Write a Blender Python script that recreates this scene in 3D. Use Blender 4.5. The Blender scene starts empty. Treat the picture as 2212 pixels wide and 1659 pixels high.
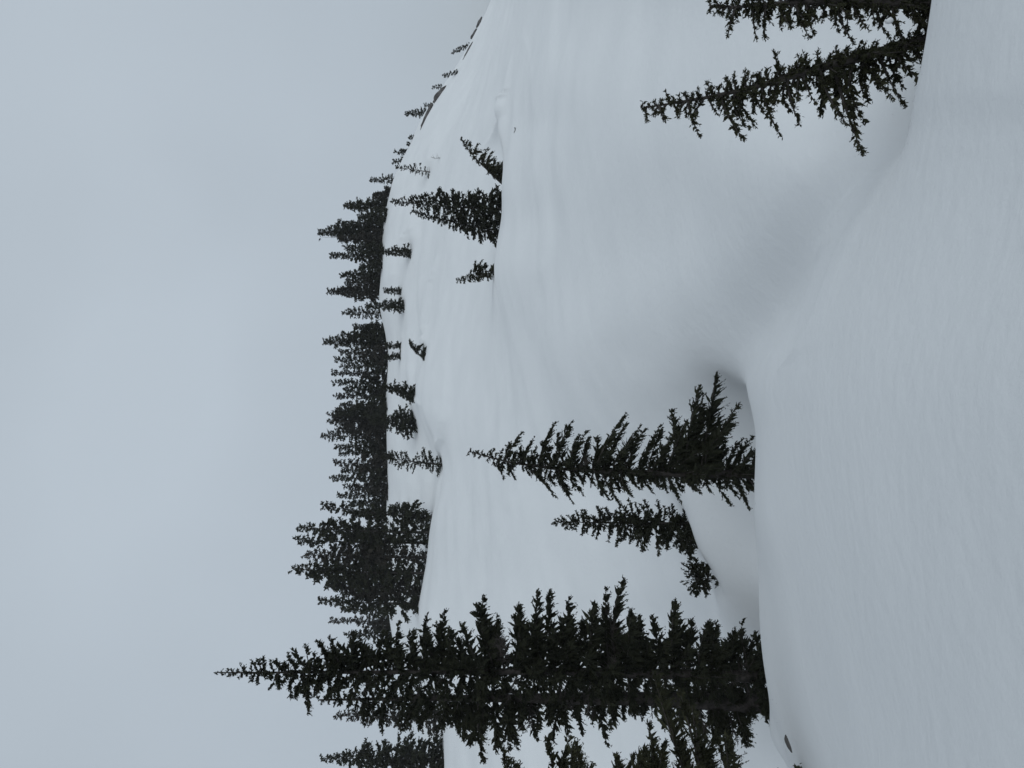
import bpy, math
import numpy as np

# ------------------------------------------------------------------ camera, sky, sun, exposure
F = 1597.0            # focal length in photo units (photo is 2212 x 1659 units)
CP, CQ = 829.5, 1106.0
EYE = 1.6             # eye height above the snow underfoot

sc = bpy.context.scene
COL = sc.collection
cam_d = bpy.data.cameras.new("camera")
cam = bpy.data.objects.new("camera", cam_d)
COL.objects.link(cam)
cam_d.sensor_width = 36.0
cam_d.lens = 36.0 * F / 2212.0
cam_d.clip_start = 0.05
cam_d.clip_end = 20000
from mathutils import Matrix
# phone held on its side: the world's "up" is the picture's left
cam.matrix_world = Matrix(((0, 1, 0, 0), (0, 0, -1, 0), (-1, 0, 0, EYE), (0, 0, 0, 1)))
sc.camera = cam

SUN_EL, SUN_AZ = math.radians(28), math.radians(152)     # azimuth clockwise from +Y: behind the viewer, to the right
world = bpy.data.worlds.new("World")
sc.world = world
world.use_nodes = True
nt = world.node_tree
nt.nodes.clear()
wo = nt.nodes.new("ShaderNodeOutputWorld")
bg = nt.nodes.new("ShaderNodeBackground")
sky = nt.nodes.new("ShaderNodeTexSky")
sky.sky_type = 'NISHITA'
sky.sun_disc = False
sky.sun_elevation = SUN_EL
sky.sun_rotation = SUN_AZ
sky.altitude = 1500
tc = nt.nodes.new("ShaderNodeTexCoord")
nz = nt.nodes.new("ShaderNodeTexNoise")
nz.inputs['Scale'].default_value = 1.7
nz.inputs['Detail'].default_value = 3
nz.inputs['Roughness'].default_value = 0.4
nt.links.new(tc.outputs['Generated'], nz.inputs['Vector'])
ramp = nt.nodes.new("ShaderNodeValToRGB")              # the cloud deck, its own uneven thickness
ramp.color_ramp.elements[0].position = 0.3
ramp.color_ramp.elements[0].color = (0.80, 0.80, 0.80, 1)
ramp.color_ramp.elements[1].position = 0.7
ramp.color_ramp.elements[1].color = (1, 1, 1, 1)
nt.links.new(nz.outputs['Fac'], ramp.inputs['Fac'])
cl = nt.nodes.new("ShaderNodeMix"); cl.data_type = 'RGBA'; cl.blend_type = 'MULTIPLY'
cl.inputs['Factor'].default_value = 1.0
cl.inputs['A'].default_value = (4.98, 5.66, 6.32, 1)
nt.links.new(ramp.outputs['Color'], cl.inputs['B'])
mx = nt.nodes.new("ShaderNodeMix"); mx.data_type = 'RGBA'
mx.inputs['Factor'].default_value = 0.96
nt.links.new(sky.outputs['Color'], mx.inputs['A'])
nt.links.new(cl.outputs['Result'], mx.inputs['B'])
nt.links.new(mx.outputs['Result'], bg.inputs['Color'])
bg.inputs['Strength'].default_value = 0.1
nt.links.new(bg.outputs['Background'], wo.inputs['Surface'])

sun_d = bpy.data.lights.new("sun", 'SUN')
sun_d.energy = 1.0
sun_d.angle = math.radians(50)
sun_d.color = (0.90, 0.97, 1.0)
sun = bpy.data.objects.new("sun", sun_d)
COL.objects.link(sun)
sun.rotation_euler = (math.pi / 2 - SUN_EL, 0, -SUN_AZ + math.pi)

vs = sc.view_settings
vs.view_transform = 'Standard'
vs.look = 'None'
vs.exposure = 0.0
vs.gamma = 1.0
vs.use_curve_mapping = False
sc.render.engine = 'CYCLES'
sc.cycles.max_bounces = 5
sc.cycles.diffuse_bounces = 3
sc.cycles.use_denoising = True

# ------------------------------------------------------------------ materials
def new_mat(name):
    m = bpy.data.materials.new(name)
    m.use_nodes = True
    n = m.node_tree
    b = n.nodes["Principled BSDF"]
    b.inputs['Specular IOR Level'].default_value = 0.15
    return m, n, b

def snow_material():
    m, n, b = new_mat("snow")
    b.inputs['Roughness'].default_value = 0.75
    co = n.nodes.new("ShaderNodeTexCoord")
    # colour: nearly white with faint drifted-dust unevenness
    a = n.nodes.new("ShaderNodeTexNoise"); a.inputs['Scale'].default_value = 0.35; a.inputs['Detail'].default_value = 5
    n.links.new(co.outputs['Object'], a.inputs['Vector'])
    r = n.nodes.new("ShaderNodeValToRGB")
    r.color_ramp.elements[0].position = 0.3; r.color_ramp.elements[0].color = (0.705, 0.715, 0.722, 1)
    r.color_ramp.elements[1].position = 0.7; r.color_ramp.elements[1].color = (0.745, 0.753, 0.758, 1)
    n.links.new(a.outputs['Fac'], r.inputs['Fac'])
    n.links.new(r.outputs['Color'], b.inputs['Base Color'])
    # relief: fine crust grain, soft wind-packed lumps, long wind ripples
    g = n.nodes.new("ShaderNodeTexNoise"); g.inputs['Scale'].default_value = 55; g.inputs['Detail'].default_value = 6
    g.inputs['Roughness'].default_value = 0.7
    n.links.new(co.outputs['Object'], g.inputs['Vector'])
    bu = n.nodes.new("ShaderNodeBump"); bu.inputs['Strength'].default_value = 0.35; bu.inputs['Distance'].default_value = 0.006
    n.links.new(g.outputs['Fac'], bu.inputs['Height'])
    mp = n.nodes.new("ShaderNodeMapping"); mp.inputs['Scale'].default_value = (0.7, 0.95, 0.7)
    mp.inputs['Rotation'].default_value = (0, 0, 0.35)
    n.links.new(co.outputs['Object'], mp.inputs['Vector'])
    w = n.nodes.new("ShaderNodeTexNoise"); w.inputs['Scale'].default_value = 1.3; w.inputs['Detail'].default_value = 7
    w.inputs['Distortion'].default_value = 0.6
    n.links.new(mp.outputs['Vector'], w.inputs['Vector'])
    bu2 = n.nodes.new("ShaderNodeBump"); bu2.inputs['Strength'].default_value = 0.26; bu2.inputs['Distance'].default_value = 0.07
    n.links.new(w.outputs['Fac'], bu2.inputs['Height'])
    n.links.new(bu.outputs['Normal'], bu2.inputs['Normal'])
    l = n.nodes.new("ShaderNodeTexNoise"); l.inputs['Scale'].default_value = 5.5; l.inputs['Detail'].default_value = 4
    n.links.new(co.outputs['Object'], l.inputs['Vector'])
    bu3 = n.nodes.new("ShaderNodeBump"); bu3.inputs['Strength'].default_value = 0.45; bu3.inputs['Distance'].default_value = 0.03
    n.links.new(l.outputs['Fac'], bu3.inputs['Height'])
    n.links.new(bu2.outputs['Normal'], bu3.inputs['Normal'])
    n.links.new(bu3.outputs['Normal'], b.inputs['Normal'])
    return m

def noisy_material(name, c0, c1, scale, rough=0.9, bump=0.0, dist=0.02):
    m, n, b = new_mat(name)
    b.inputs['Roughness'].default_value = rough
    co = n.nodes.new("ShaderNodeTexCoord")
    a = n.nodes.new("ShaderNodeTexNoise"); a.inputs['Scale'].default_value = scale; a.inputs['Detail'].default_value = 5
    n.links.new(co.outputs['Object'], a.inputs['Vector'])
    r = n.nodes.new("ShaderNodeValToRGB")
    r.color_ramp.elements[0].position = 0.32; r.color_ramp.elements[0].color = (*c0, 1)
    r.color_ramp.elements[1].position = 0.68; r.color_ramp.elements[1].color = (*c1, 1)
    n.links.new(a.outputs['Fac'], r.inputs['Fac'])
    n.links.new(r.outputs['Color'], b.inputs['Base Color'])
    if bump:
        bu = n.nodes.new("ShaderNodeBump"); bu.inputs['Strength'].default_value = bump; bu.inputs['Distance'].default_value = dist
        n.links.new(a.outputs['Fac'], bu.inputs['Height'])
        n.links.new(bu.outputs['Normal'], b.inputs['Normal'])
    return m

SNOW = snow_material()
BARK = noisy_material("bark", (0.025, 0.022, 0.020), (0.065, 0.057, 0.052), 9, bump=0.8)
DEADWOOD = noisy_material("dead_wood", (0.07, 0.062, 0.057), (0.14, 0.125, 0.115), 12, bump=0.5)
NEEDLE = noisy_material("fir_needles", (0.015, 0.017, 0.011), (0.032, 0.034, 0.020), 2.5)
NEEDLE_OLIVE = noisy_material("hemlock_needles", (0.020, 0.022, 0.012), (0.040, 0.040, 0.021), 3.5)
NEEDLE_BROWN = noisy_material("lichened_needles", (0.021, 0.020, 0.016), (0.042, 0.038, 0.030), 2.0)
ROCK = noisy_material("dark_rock", (0.05, 0.047, 0.045), (0.15, 0.14, 0.135), 1.2, bump=0.9, dist=0.2)

# ------------------------------------------------------------------ numpy helpers
def pchip_slopes(x, y):
    h = np.diff(x); dl = np.diff(y) / h
    m = np.zeros_like(y)
    for i in range(1, len(x) - 1):
        if dl[i - 1] * dl[i] > 0:
            w1 = 2 * h[i] + h[i - 1]; w2 = h[i] + 2 * h[i - 1]
            m[i] = (w1 + w2) / (w1 / dl[i - 1] + w2 / dl[i])
    m[0] = dl[0]; m[-1] = dl[-1]
    return m

def pchip(x, y, xi, m=None):
    x = np.asarray(x, float); y = np.asarray(y, float); xi = np.asarray(xi, float)
    if m is None: m = pchip_slopes(x, y)
    xc = np.clip(xi, x[0], x[-1])
    k = np.clip(np.searchsorted(x, xc) - 1, 0, len(x) - 2)
    h = x[k + 1] - x[k]; t = (xc - x[k]) / h
    return ((2 * t**3 - 3 * t**2 + 1) * y[k] + (t**3 - 2 * t**2 + t) * h * m[k]
            + (-2 * t**3 + 3 * t**2) * y[k + 1] + (t**3 - t**2) * h * m[k + 1])

def value_noise(x, y, seed):
    rs = np.random.RandomState(seed)
    tab = rs.rand(256, 256)
    xi = np.floor(x).astype(int); yi = np.floor(y).astype(int)
    fx = x - xi; fy = y - yi
    fx = fx**3 * (fx * (fx * 6 - 15) + 10); fy = fy**3 * (fy * (fy * 6 - 15) + 10)
    g = lambda a, b: tab[a % 256, b % 256]
    return ((g(xi, yi) * (1 - fx) + g(xi + 1, yi) * fx) * (1 - fy)
            + (g(xi, yi + 1) * (1 - fx) + g(xi + 1, yi + 1) * fx) * fy) * 2 - 1

def smooth(a, b, x):
    t = np.clip((x - a) / (b - a), 0, 1)
    return t * t * (3 - 2 * t)

# ------------------------------------------------------------------ the snow slope
# Each line of relief: (Y across, sight-line height, distance). Lines run across the view, ordered by distance.
LINES = dict(
 edge=[(1900,1725,15.5),(1659,1716,15.5),(1585,1688,16),(1500,1665,16.3),(1380,1648,16.2),(1250,1640,15.3),(1100,1622,14.5),(940,1626,14.0),
       (870,1612,14.6),(832,1600,14.6),(790,1620,13.2),(700,1700,10.4),(500,1836,7.6),(330,1944,6.3),(230,1966,5.8),(160,1985,5.6),(0,2014,5.4),(-300,2050,5.3)],
 gully=[(1900,1760,18.5),(1659,1745,18.5),(1500,1705,19),(1380,1690,18.8),(1250,1682,17.6),(1100,1692,17.2),(940,1698,17.0),
        (870,1642,16.3),(832,1592,15.9),(790,1608,14.9),(700,1676,12.7),(500,1808,9.5),(330,1922,7.8),(230,1972,7.2),(160,2004,7.0),(0,2034,6.9),(-300,2055,6.8)],
 wall=[(1900,1700,20.5),(1659,1690,20.2),(1500,1670,20.6),(1380,1640,20),(1250,1620,18.8),(1100,1600,18.6),(940,1592,18.1),
       (870,1566,17.2),(832,1534,16.7),(790,1534,15.8),(700,1592,13.7),(500,1678,10.25),(330,1790,8.35),(230,1888,7.9),(160,1936,7.6),(0,1978,7.5),(-300,2000,7.4)],
 bank=[(1900,1610,23),(1659,1602,22.6),(1450,1590,22.4),(1340,1562,21),(1270,1540,20.2),(1170,1490,20.4),(1110,1464,20.9),(1050,1442,21.4),
       (1000,1438,21.8),(940,1408,22),(800,1362,21),(700,1375,19),(500,1440,16),(330,1468,14),(160,1568,12),(0,1610,11.5),(-300,1605,11.5)],
 dip=[(1900,1560,26),(1659,1552,25.8),(1450,1555,25),(1340,1556,24),(1270,1540,22.8),(1170,1503,22.8),(1110,1475,23),(1050,1440,23.6),
      (1000,1385,24.6),(940,1336,25),(700,1246,25),(500,1292,22),(330,1312,20),(160,1362,18),(0,1388,18),(-300,1380,18)],
 crestC=[(1900,1090,45),(1659,1090,45),(1000,1085,45),(800,1082,45),(700,1074,45),(640,1066,45),(590,1066,45),(530,1076,45),(470,1089,45),(400,1086,45),
         (330,1097,45),(260,1100,45),(160,1106,45),(0,1130,45),(-300,1140,45)],
 backC=[(1900,1045,51),(1659,1045,51),(800,1042,51),(700,1050,51),(640,1060,50),(590,1069,49),(530,1080,49),(470,1094,49),(400,1092,49),(330,1100,49),(260,1088,50),
        (160,1090,51),(0,1116,51),(-300,1130,51)],
 crestA=[(1900,962,72),(1659,957,72),(1560,954,73),(1420,925,74),(1330,902,75),(1200,921,74),(1120,928,73),(1060,945,72),(1000,955,71),(950,936,73),(900,907,76),
         (850,894,78),(800,908,76),(760,919,75),(700,930,74),(600,938,74),(500,950,73),(400,965,72),(300,992,72),(200,1030,72),(100,1062,72),(0,1088,72),(-300,1112,72)],
 backA=[(1900,968,79),(1659,963,79),(1560,960,80),(1420,932,82),(1330,908,83),(1200,925,82),(1120,932,80),(1060,945,79),(1000,950,79),(950,934,81),(900,908,84),
        (850,894,86),(800,904,83),(760,914,81),(700,920,82),(600,922,82),(500,932,82),(400,946,82),(300,972,82),(200,1018,82),(100,1052,82),(0,1080,82),(-300,1108,82)],
 crestB=[(1900,935,112),(1659,930,112),(1500,890,112),(1350,846,112),(1200,838,112),(1100,836,112),(840,835,112),(760,840,112),(690,832,112),(640,822,112),(600,828,112),
         (540,829,112),(440,838,112),(400,845,112),(330,878,112),(240,917,112),(150,984,112),(90,1020,112),(30,1050,112),(0,1062,112),(-120,1085,112),(-300,1100,112)],
)
ORDER = ['edge', 'gully', 'wall', 'bank', 'dip', 'crestC', 'backC', 'crestA', 'backA', 'crestB']
LT = {}
for k, v in LINES.items():
    v = sorted(v)
    ys = np.array([a[0] for a in v], float)
    LT[k] = (ys, np.array([a[1] for a in v], float), np.array([a[2] for a in v], float))

_cache = {}
def profile(Y):
    """knots (distance, height relative to the eye) of the column at Y"""
    key = round(float(Y), 2)
    if key in _cache: return _cache[key]
    ds, zs = [], []
    for k in ORDER:
        ys, q, d = LT[k]
        qq = float(pchip(ys, q, Y)); dd = float(pchip(ys, d, Y))
        ds.append(dd); zs.append(-dd * (qq - CQ) / F)
    d1, z1 = ds[0], zs[0]
    dn = [-40.0, 0.0, d1 * 0.5]
    zn = [-EYE + 2.5, -EYE, -EYE + (z1 + EYE) * 0.5 + 0.10]
    d9, z9 = ds[-1], zs[-1]
    df = [d9 + 12, d9 + 60, 420.0, 9000.0]
    zf = [z9 - 0.6, z9 - 14, z9 - 60, z9 - 60.5]
    x = np.array(dn + ds + df); y = np.array(zn + zs + zf)
    r = (x, y, pchip_slopes(x, y))
    _cache[key] = r
    return r

# small hollows (wells) and mounds: Y across, distance, height change, radius across, radius along
MOUNDS = [(885,16.2,-0.55,0.5,0.9),(1010,15.6,-0.5,1.1,1.0),(1620,16.6,-0.5,0.5,0.7),(1600,15.5,0.22,0.55,0.5),(1500,18.0,-0.5,1.6,1.1),
          (1250,20.6,-0.25,0.5,0.4),(1140,21.8,-0.5,0.8,0.8),(110,6.7,-0.35,0.6,0.5),(215,7.0,-0.2,0.5,0.5),
          (440,46.6,-0.7,1.6,1.2),(345,46.5,-0.5,1.3,1.0),(405,45.2,-0.25,0.7,1.0),(300,46,0.5,1.6,1.5),(235,47,0.35,2.0,1.6),
          (770,77,-0.5,1.2,1.3),(735,75,0.5,1.6,1.4),(1000,71.5,-0.5,1.3,1.3),(1040,72,0.5,2.0,1.6),(1200,75.5,-0.8,5.0,1.3),(900,77.5,-0.5,1.8,1.2)]
MND = [((CP - (Y - CP) * 0 - CP + (1659 - Y) - CP) / F * d, d, a, rx, ry) for Y, d, a, rx, ry in MOUNDS]

def relief(x, y):
    """wind-shaped unevenness of the snow, in metres"""
    r = np.hypot(x, y)
    s = np.clip(r / 25.0, 0.05, 1.15)**1.2
    ca, sa = math.cos(0.3), math.sin(0.3)
    u, v = x * ca + y * sa, -x * sa + y * ca
    z = 0.16 * s * value_noise(u / 9 + 31.3, v / 5.0 + 7.7, 3)
    z += 0.055 * s * value_noise(u / 4.0 + 3.3, v / 1.9 + 1.7, 4)
    z += 0.018 * s * value_noise(u / 1.9 + 13.3, v / 0.8 + 11.7, 5)
    w2 = smooth(26, 40, r)
    z += w2 * 0.028 * np.abs(value_noise(u / 3.2 + 51.3, v / 0.9 + 21.7, 6)) * (0.5 + 0.5 * value_noise(x / 14 + 9, y / 12 + 4, 9))
    # long wind-scoured lips on the upper bench
    w = smooth(60, 74, y) * smooth(140, 110, y)
    z += w * (0.30 * np.abs(value_noise(x / 17 + 5.1, y / 4.5 + 2.2, 8)) - 0.10)
    for mx_, my_, a, rx, ry in MND:
        z = z + a * np.exp(-((x - mx_) / rx)**2 - ((y - my_) / ry)**2)
    return z

GRID = {}
def ground(Y, d):
    """world height of the snow at column Y, distance d (read off the built sheet)"""
    A, D, Z = GRID['A'], GRID['D'], GRID['Z']
    a = math.degrees(math.atan((1659 - Y - CP) / F))
    i = min(max(int(np.searchsorted(A, a)) - 1, 0), len(A) - 2); j = min(max(int(np.searchsorted(D, d)) - 1, 0), len(D) - 2)
    u = (a - A[i]) / (A[i + 1] - A[i]); v = (d - D[j]) / (D[j + 1] - D[j])
    return float((Z[i, j] * (1 - u) + Z[i + 1, j] * u) * (1 - v) + (Z[i, j + 1] * (1 - u) + Z[i + 1, j + 1] * u) * v)

def find_d(Y, X, lo=9.0, hi=111.5):
    """distance at which the sight line (Y, X) first meets the snow"""
    d = lo
    while d < hi:
        if (EYE - ground(Y, d)) * F / d + CQ <= X: return d
        d += 0.25
    return hi

def pos(Y, X, d):
    return np.array([(1659 - Y - CP) / F * d, d, EYE + d * (CQ - X) / F])

def make_mesh(name, verts, quads, mats, matidx=None, smooth_shade=True):
    me = bpy.data.meshes.new(name)
    V = np.asarray(verts, np.float32); Q = np.asarray(quads, np.int32)
    me.vertices.add(len(V)); me.vertices.foreach_set("co", V.ravel())
    me.loops.add(Q.size); me.loops.foreach_set("vertex_index", Q.ravel())
    me.polygons.add(len(Q))
    me.polygons.foreach_set("loop_start", np.arange(0, Q.size, 4, dtype=np.int32))
    me.polygons.foreach_set("loop_total", np.full(len(Q), 4, np.int32))
    for m in mats: me.materials.append(m)
    if matidx is not None: me.polygons.foreach_set("material_index", np.asarray(matidx, np.int32))
    me.polygons.foreach_set("use_smooth", np.full(len(Q), bool(smooth_shade)))
    me.update(calc_edges=True)
    return me

def link(name, me, parent=None, loc=None):
    o = bpy.data.objects.new(name, me)
    COL.objects.link(o)
    if parent is not None: o.parent = parent
    if loc is not None: o.location = loc
    return o

LIPS = [([(571, 943), (619, 933), (705, 919), (741, 923)], 0.55, 0.7, 5), ([(193, 1099), (215, 1091), (242, 1087), (275, 1072), (301, 1059)], 0.45, 0.5, 4),
        ([(264, 954), (319, 938), (356, 932)], 0.55, 0.7, 4), ([(480, 905), (507, 880), (561, 862), (607, 858)], 0.55, 0.8, 5), ([(787, 890), (830, 893), (873, 907)], 0.5, 0.7, 4),
        ([(880, 963), (907, 962), (949, 957), (985, 953)], 0.45, 0.6, 4), ([(1040, 903), (1085, 901), (1125, 903)], 0.5, 0.7, 4), ([(1030, 931), (1070, 927), (1100, 925)], 0.4, 0.6, 4),
        ([(420, 905), (470, 895), (520, 900)], 0.4, 0.7, 5), ([(1010, 1128), (1060, 1118), (1110, 1110)], 0.12, 0.3, 2.5), ([(1120, 1090), (1180, 1080), (1240, 1062)], 0.10, 0.3, 2.5),
        ([(560, 1180), (640, 1165), (720, 1160)], 0.09, 0.3, 2.5), ([(60, 1130), (160, 1150), (260, 1165)], 0.06, 0.3, 3),
        ([(470, 1850), (560, 1812), (639, 1783), (710, 1752), (758, 1728), (795, 1688)], 0.075, 0.9, 0.16), ([(380, 1880), (470, 1815), (560, 1765)], 0.05, 0.7, 0.15)]

def build_snow():
    A = np.concatenate([np.linspace(-180, -60, 40, endpoint=False), np.linspace(-60, -31, 40, endpoint=False),
                        np.linspace(-31, 31, 470, endpoint=False), np.linspace(31, 60, 40, endpoint=False), np.linspace(60, 180, 41)])
    D = np.concatenate([np.geomspace(0.3, 130, 520, endpoint=False), np.geomspace(130, 9000, 36)])
    na, nd = len(A), len(D)
    P = np.zeros((na, nd, 3))
    for i, a in enumerate(A):
        ac = max(-60.0, min(60.0, a))
        Y = 1659 - (CP + F * math.tan(math.radians(ac)))
        R = D / math.cos(math.radians(ac))
        x, y, m = profile(min(1899.0, max(-299.0, Y)))
        z = pchip(x, y, D, m)
        bk = smooth(70, 125, abs(a))
        z = z * (1 - bk) + bk * (-EYE + 0.10 * np.minimum(R, 70))
        P[i, :, 0] = R * math.sin(math.radians(a)); P[i, :, 1] = R * math.cos(math.radians(a)); P[i, :, 2] = z
    # settle the sheet: snow has no kinks
    def blur(Z, sg, ax):
        k = np.arange(-3 * sg, 3 * sg + 1); w = np.exp(-0.5 * (k / sg)**2); w /= w.sum()
        Zp = np.pad(Z, [(3 * sg, 3 * sg) if a == ax else (0, 0) for a in (0, 1)], mode='edge')
        return sum(wk * np.take(Zp, range(i, i + Z.shape[ax]), axis=ax) for i, wk in enumerate(w))
    P[..., 2] = blur(blur(P[..., 2], 3, 1), 6, 0)
    Yg = 1659 - (CP + F * np.tan(np.radians(np.clip(A, -60, 60))))
    soft = blur(blur(P[..., 2], 2, 1), 6, 0)
    mk = (smooth(850, 760, Yg) * smooth(150, 290, Yg))[:, None] * (smooth(2.5, 5.5, D) * smooth(22, 16, D))[None]
    P[..., 2] = P[..., 2] * (1 - mk) + soft * mk
    wide = blur(blur(P[..., 2], 3, 1), 34, 0)
    mk = smooth(11.5, 6.5, D)[None] * smooth(180, 320, Yg)[:, None]
    P[..., 2] = P[..., 2] * (1 - mk) + wide * mk
    P[..., 2] += EYE + relief(P[..., 0], P[..., 1])
    GRID.update(A=A, D=D, Z=P[..., 2])
    # wind lips: low drifts with a short steep face towards the valley
    lifts = []
    for pts, h, ws, wl in LIPS:
        xy = sorted([(lambda q: (q[0], q[1]))(pos(Y, X, find_d(Y, X, 30 if X < 1400 else 4.0))) for Y, X in pts])
        xs = np.array([p[0] for p in xy]); ys = np.array([p[1] for p in xy])
        xx = P[..., 0]; sd = P[..., 1] - np.interp(xx, xs, ys)
        span = xs[-1] - xs[0]; t = np.clip((xx - xs[0]) / span, -0.15, 1.15)
        tap = smooth(-0.15, 0.2, t) * smooth(1.15, 0.8, t) * (P[..., 1] > (20 if pts[0][1] < 1400 else 4))
        lifts.append(h * tap * np.where(sd > 0, np.exp(-np.abs(sd) / wl), np.exp(-np.abs(sd) / ws)))
    for l in lifts: P[..., 2] += l
    idx = np.arange(na * nd).reshape(na, nd)
    q = np.stack([idx[:-1, :-1], idx[:-1, 1:], idx[1:, 1:], idx[1:, :-1]], -1).reshape(-1, 4)[:, ::-1]
    V = P.reshape(-1, 3)
    # close the small hole under the viewer
    c = len(V); V = np.vstack([V, [[0, 0, EYE - EYE + float(relief(np.array([0.]), np.array([0.]))[0])]]])
    e = idx[:, 0]
    cap = np.stack([np.full((na - 1) // 2, c), e[2::2], e[1::2][:(na - 1) // 2], e[0:-2:2]], -1)
    o = link("snow_ground", make_mesh("snow_ground", V, np.vstack([q, cap]), [SNOW]))
    o["kind"] = "structure"
    return o
build_snow()

# ------------------------------------------------------------------ conifers
def unit(v):
    return v / np.maximum(np.linalg.norm(v, axis=-1, keepdims=True), 1e-9)

def tube(path, radii, n=6, jitter=0.0, rng=None):
    path = np.asarray(path, float); k = len(path)
    tang = unit(np.gradient(path, axis=0))
    ref = np.array([0.31, 0.9, 0.2]); a = unit(np.cross(tang, ref)); b = np.cross(tang, a)
    th = np.arange(n) / n * 2 * np.pi
    r = np.asarray(radii)[:, None] * np.ones(n)
    if jitter: r = r * (1 + jitter * rng.uniform(-1, 1, r.shape))
    V = path[:, None] + r[..., None] * (np.cos(th)[None, :, None] * a[:, None] + np.sin(th)[None, :, None] * b[:, None])
    idx = np.arange(k * n).reshape(k, n)
    q = np.stack([idx[:-1], np.roll(idx, -1, 1)[:-1], np.roll(idx, -1, 1)[1:], idx[1:]], -1).reshape(-1, 4)
    return V.reshape(-1, 3), q

def sprigs(rng, c, d, l, wr=0.17):
    """needle sprigs: a slim pointed leaf-shaped face at c, along d, of length l"""
    n = len(c)
    side = unit(np.cross(d, rng.normal(size=(n, 3)))) * (l * np.asarray(wr))[:, None]
    mid = c + d * (l * 0.45)[:, None]
    V = np.stack([c, mid + side, c + d * l[:, None], mid - side], 1).reshape(-1, 3)
    return V, np.arange(4 * n).reshape(n, 4)

class Acc:
    def __init__(s): s.v = []; s.q = []; s.m = []; s.n = 0
    def add(s, V, Q, mi):
        if len(V) == 0: return
        s.v.append(V); s.q.append(Q + s.n); s.m.append(np.full(len(Q), mi)); s.n += len(V)
    def mesh(s, name, mats):
        return make_mesh(name, np.vstack(s.v), np.vstack(s.q), mats, np.concatenate(s.m), False)

def bough(acc, rng, base, az, L, rise, droop, curl, lt, st, bare=False, r0=None):
    """one limb with side twigs and needles"""
    n = max(4, int(5 + L * 3)) if lt < 0.12 else 5
    t = np.linspace(0, 1, n)
    h = np.array([math.cos(az), math.sin(az), 0]); pr = np.array([-h[1], h[0], 0]); up = np.array([0, 0, 1.0])
    sw = rng.normal() * 0.10
    f = lambda t: (base + (L * t)[:, None] * h + (L * sw * t**2)[:, None] * pr
                   + (L * (rise * t - droop * t**2 + curl * t**3))[:, None] * up)
    path = f(t)
    if r0 is None: r0 = 0.012 + 0.012 * L
    V, Q = tube(path, r0 * (1 - 0.85 * t), 4)
    acc.add(V, Q, 0)
    fwd_f = lambda t: unit(h[None] + (2 * sw * t)[:, None] * pr + (rise - 2 * droop * t + 3 * curl * t**2)[:, None] * up)
    m = max(3, int(L / (lt * st['sp'])))
    ti = rng.uniform(st['t0'], 1.0, m)
    o = f(ti); fw = fwd_f(ti)
    sd = rng.choice([-1.0, 1.0], m) * rng.uniform(0.25, 1.0, m)
    shp = np.minimum(1, 0.4 + ti * 1.6) * (1 - ti)**0.6
    tl = (st['w'] * L * shp + lt * 0.9) * rng.uniform(0.5, 1.25, m)
    td = unit(fw * rng.uniform(0.45, 0.9, m)[:, None] + pr[None] * (sd * 0.85)[:, None]
              + up[None] * (rng.normal(size=m) * st['vs'] - st['hang'])[:, None])
    if bare:
        for k in range(m):
            P = np.stack([o[k], o[k] + td[k] * tl[k] * 0.5, o[k] + td[k] * tl[k] + up * tl[k] * 0.15])
            V, Q = tube(P, [r0 * .4, r0 * .3, r0 * .15], 3); acc.add(V, Q, 0)
        return
    # each twig with its needles is a flat brush; two crossed blades give it body
    tw = td - up[None] * (st['hang'] * 0.35)
    for _ in range(2):
        V, Q = sprigs(rng, o, unit(tw), tl * rng.uniform(0.85, 1.1, m), np.minimum(0.30, st['body'] * lt / tl)); acc.add(V, Q, 1)
    ns = np.maximum(2, (st['dens'] * tl / (lt * 0.32)).astype(int))
    ix = np.repeat(np.arange(m), ns)
    u = rng.uniform(0, 1, len(ix))
    c = o[ix] + td[ix] * (tl[ix] * u)[:, None] - up[None] * (st['hang'] * 0.6 * tl[ix] * u**2)[:, None]
    d = unit(td[ix] * 0.75 + rng.normal(size=(len(ix), 3)) * st['fuzz'])
    l = lt * rng.uniform(0.55, 1.25, len(ix))
    V, Q = sprigs(rng, c, d, l, st['wr']); acc.add(V, Q, 1)
    # needles on the limb itself and a brush at its tip
    na = int(L / (lt * 0.22)) + 6
    ta = np.concatenate([rng.uniform(st['t0'], 1, na), np.full(5, 0.99)])
    c = f(ta); d = unit(fwd_f(ta) * 0.6 + rng.normal(size=(len(ta), 3)) * 0.55)
    l = lt * rng.uniform(0.6, 1.15, len(ta))
    V, Q = sprigs(rng, c, d, l, st['wr']); acc.add(V, Q, 1)

STYLE = dict(
 fir=dict(sp=0.36, t0=0.02, w=0.38, vs=0.55, hang=0.25, dens=0.85, fuzz=0.50, wr=0.24, body=0.85, rise=(0.05, 0.75), droop=0.25, curl=0.12, gap=0.05, var=1.0),
 hemlock=dict(sp=0.36, t0=0.02, w=0.34, vs=0.45, hang=0.32, dens=0.9, fuzz=0.45, wr=0.20, body=0.65, rise=(0.15, 0.85), droop=0.55, curl=0.05, gap=0.05, var=1.0),
 spiky=dict(sp=0.36, t0=0.02, w=0.26, vs=0.50, hang=0.15, dens=1.0, fuzz=0.50, wr=0.17, body=0.60, rise=(0.25, 0.9), droop=0.60, curl=0.08, gap=0.04, var=1.0),
 sparse=dict(sp=0.8, t0=0.10, w=0.24, vs=0.35, hang=0.1, dens=1.0, fuzz=0.4, wr=0.24, body=0.40, rise=(0.2, 0.8), droop=0.25, curl=0.1, gap=0.15, var=0.7),
 far=dict(sp=0.45, t0=0.02, w=0.36, vs=0.45, hang=0.22, dens=0.6, fuzz=0.5, wr=0.28, body=0.70, rise=(0.1, 0.85), droop=0.3, curl=0.05, gap=0.06, var=0.8),
)
tree_seed = [100]

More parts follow.
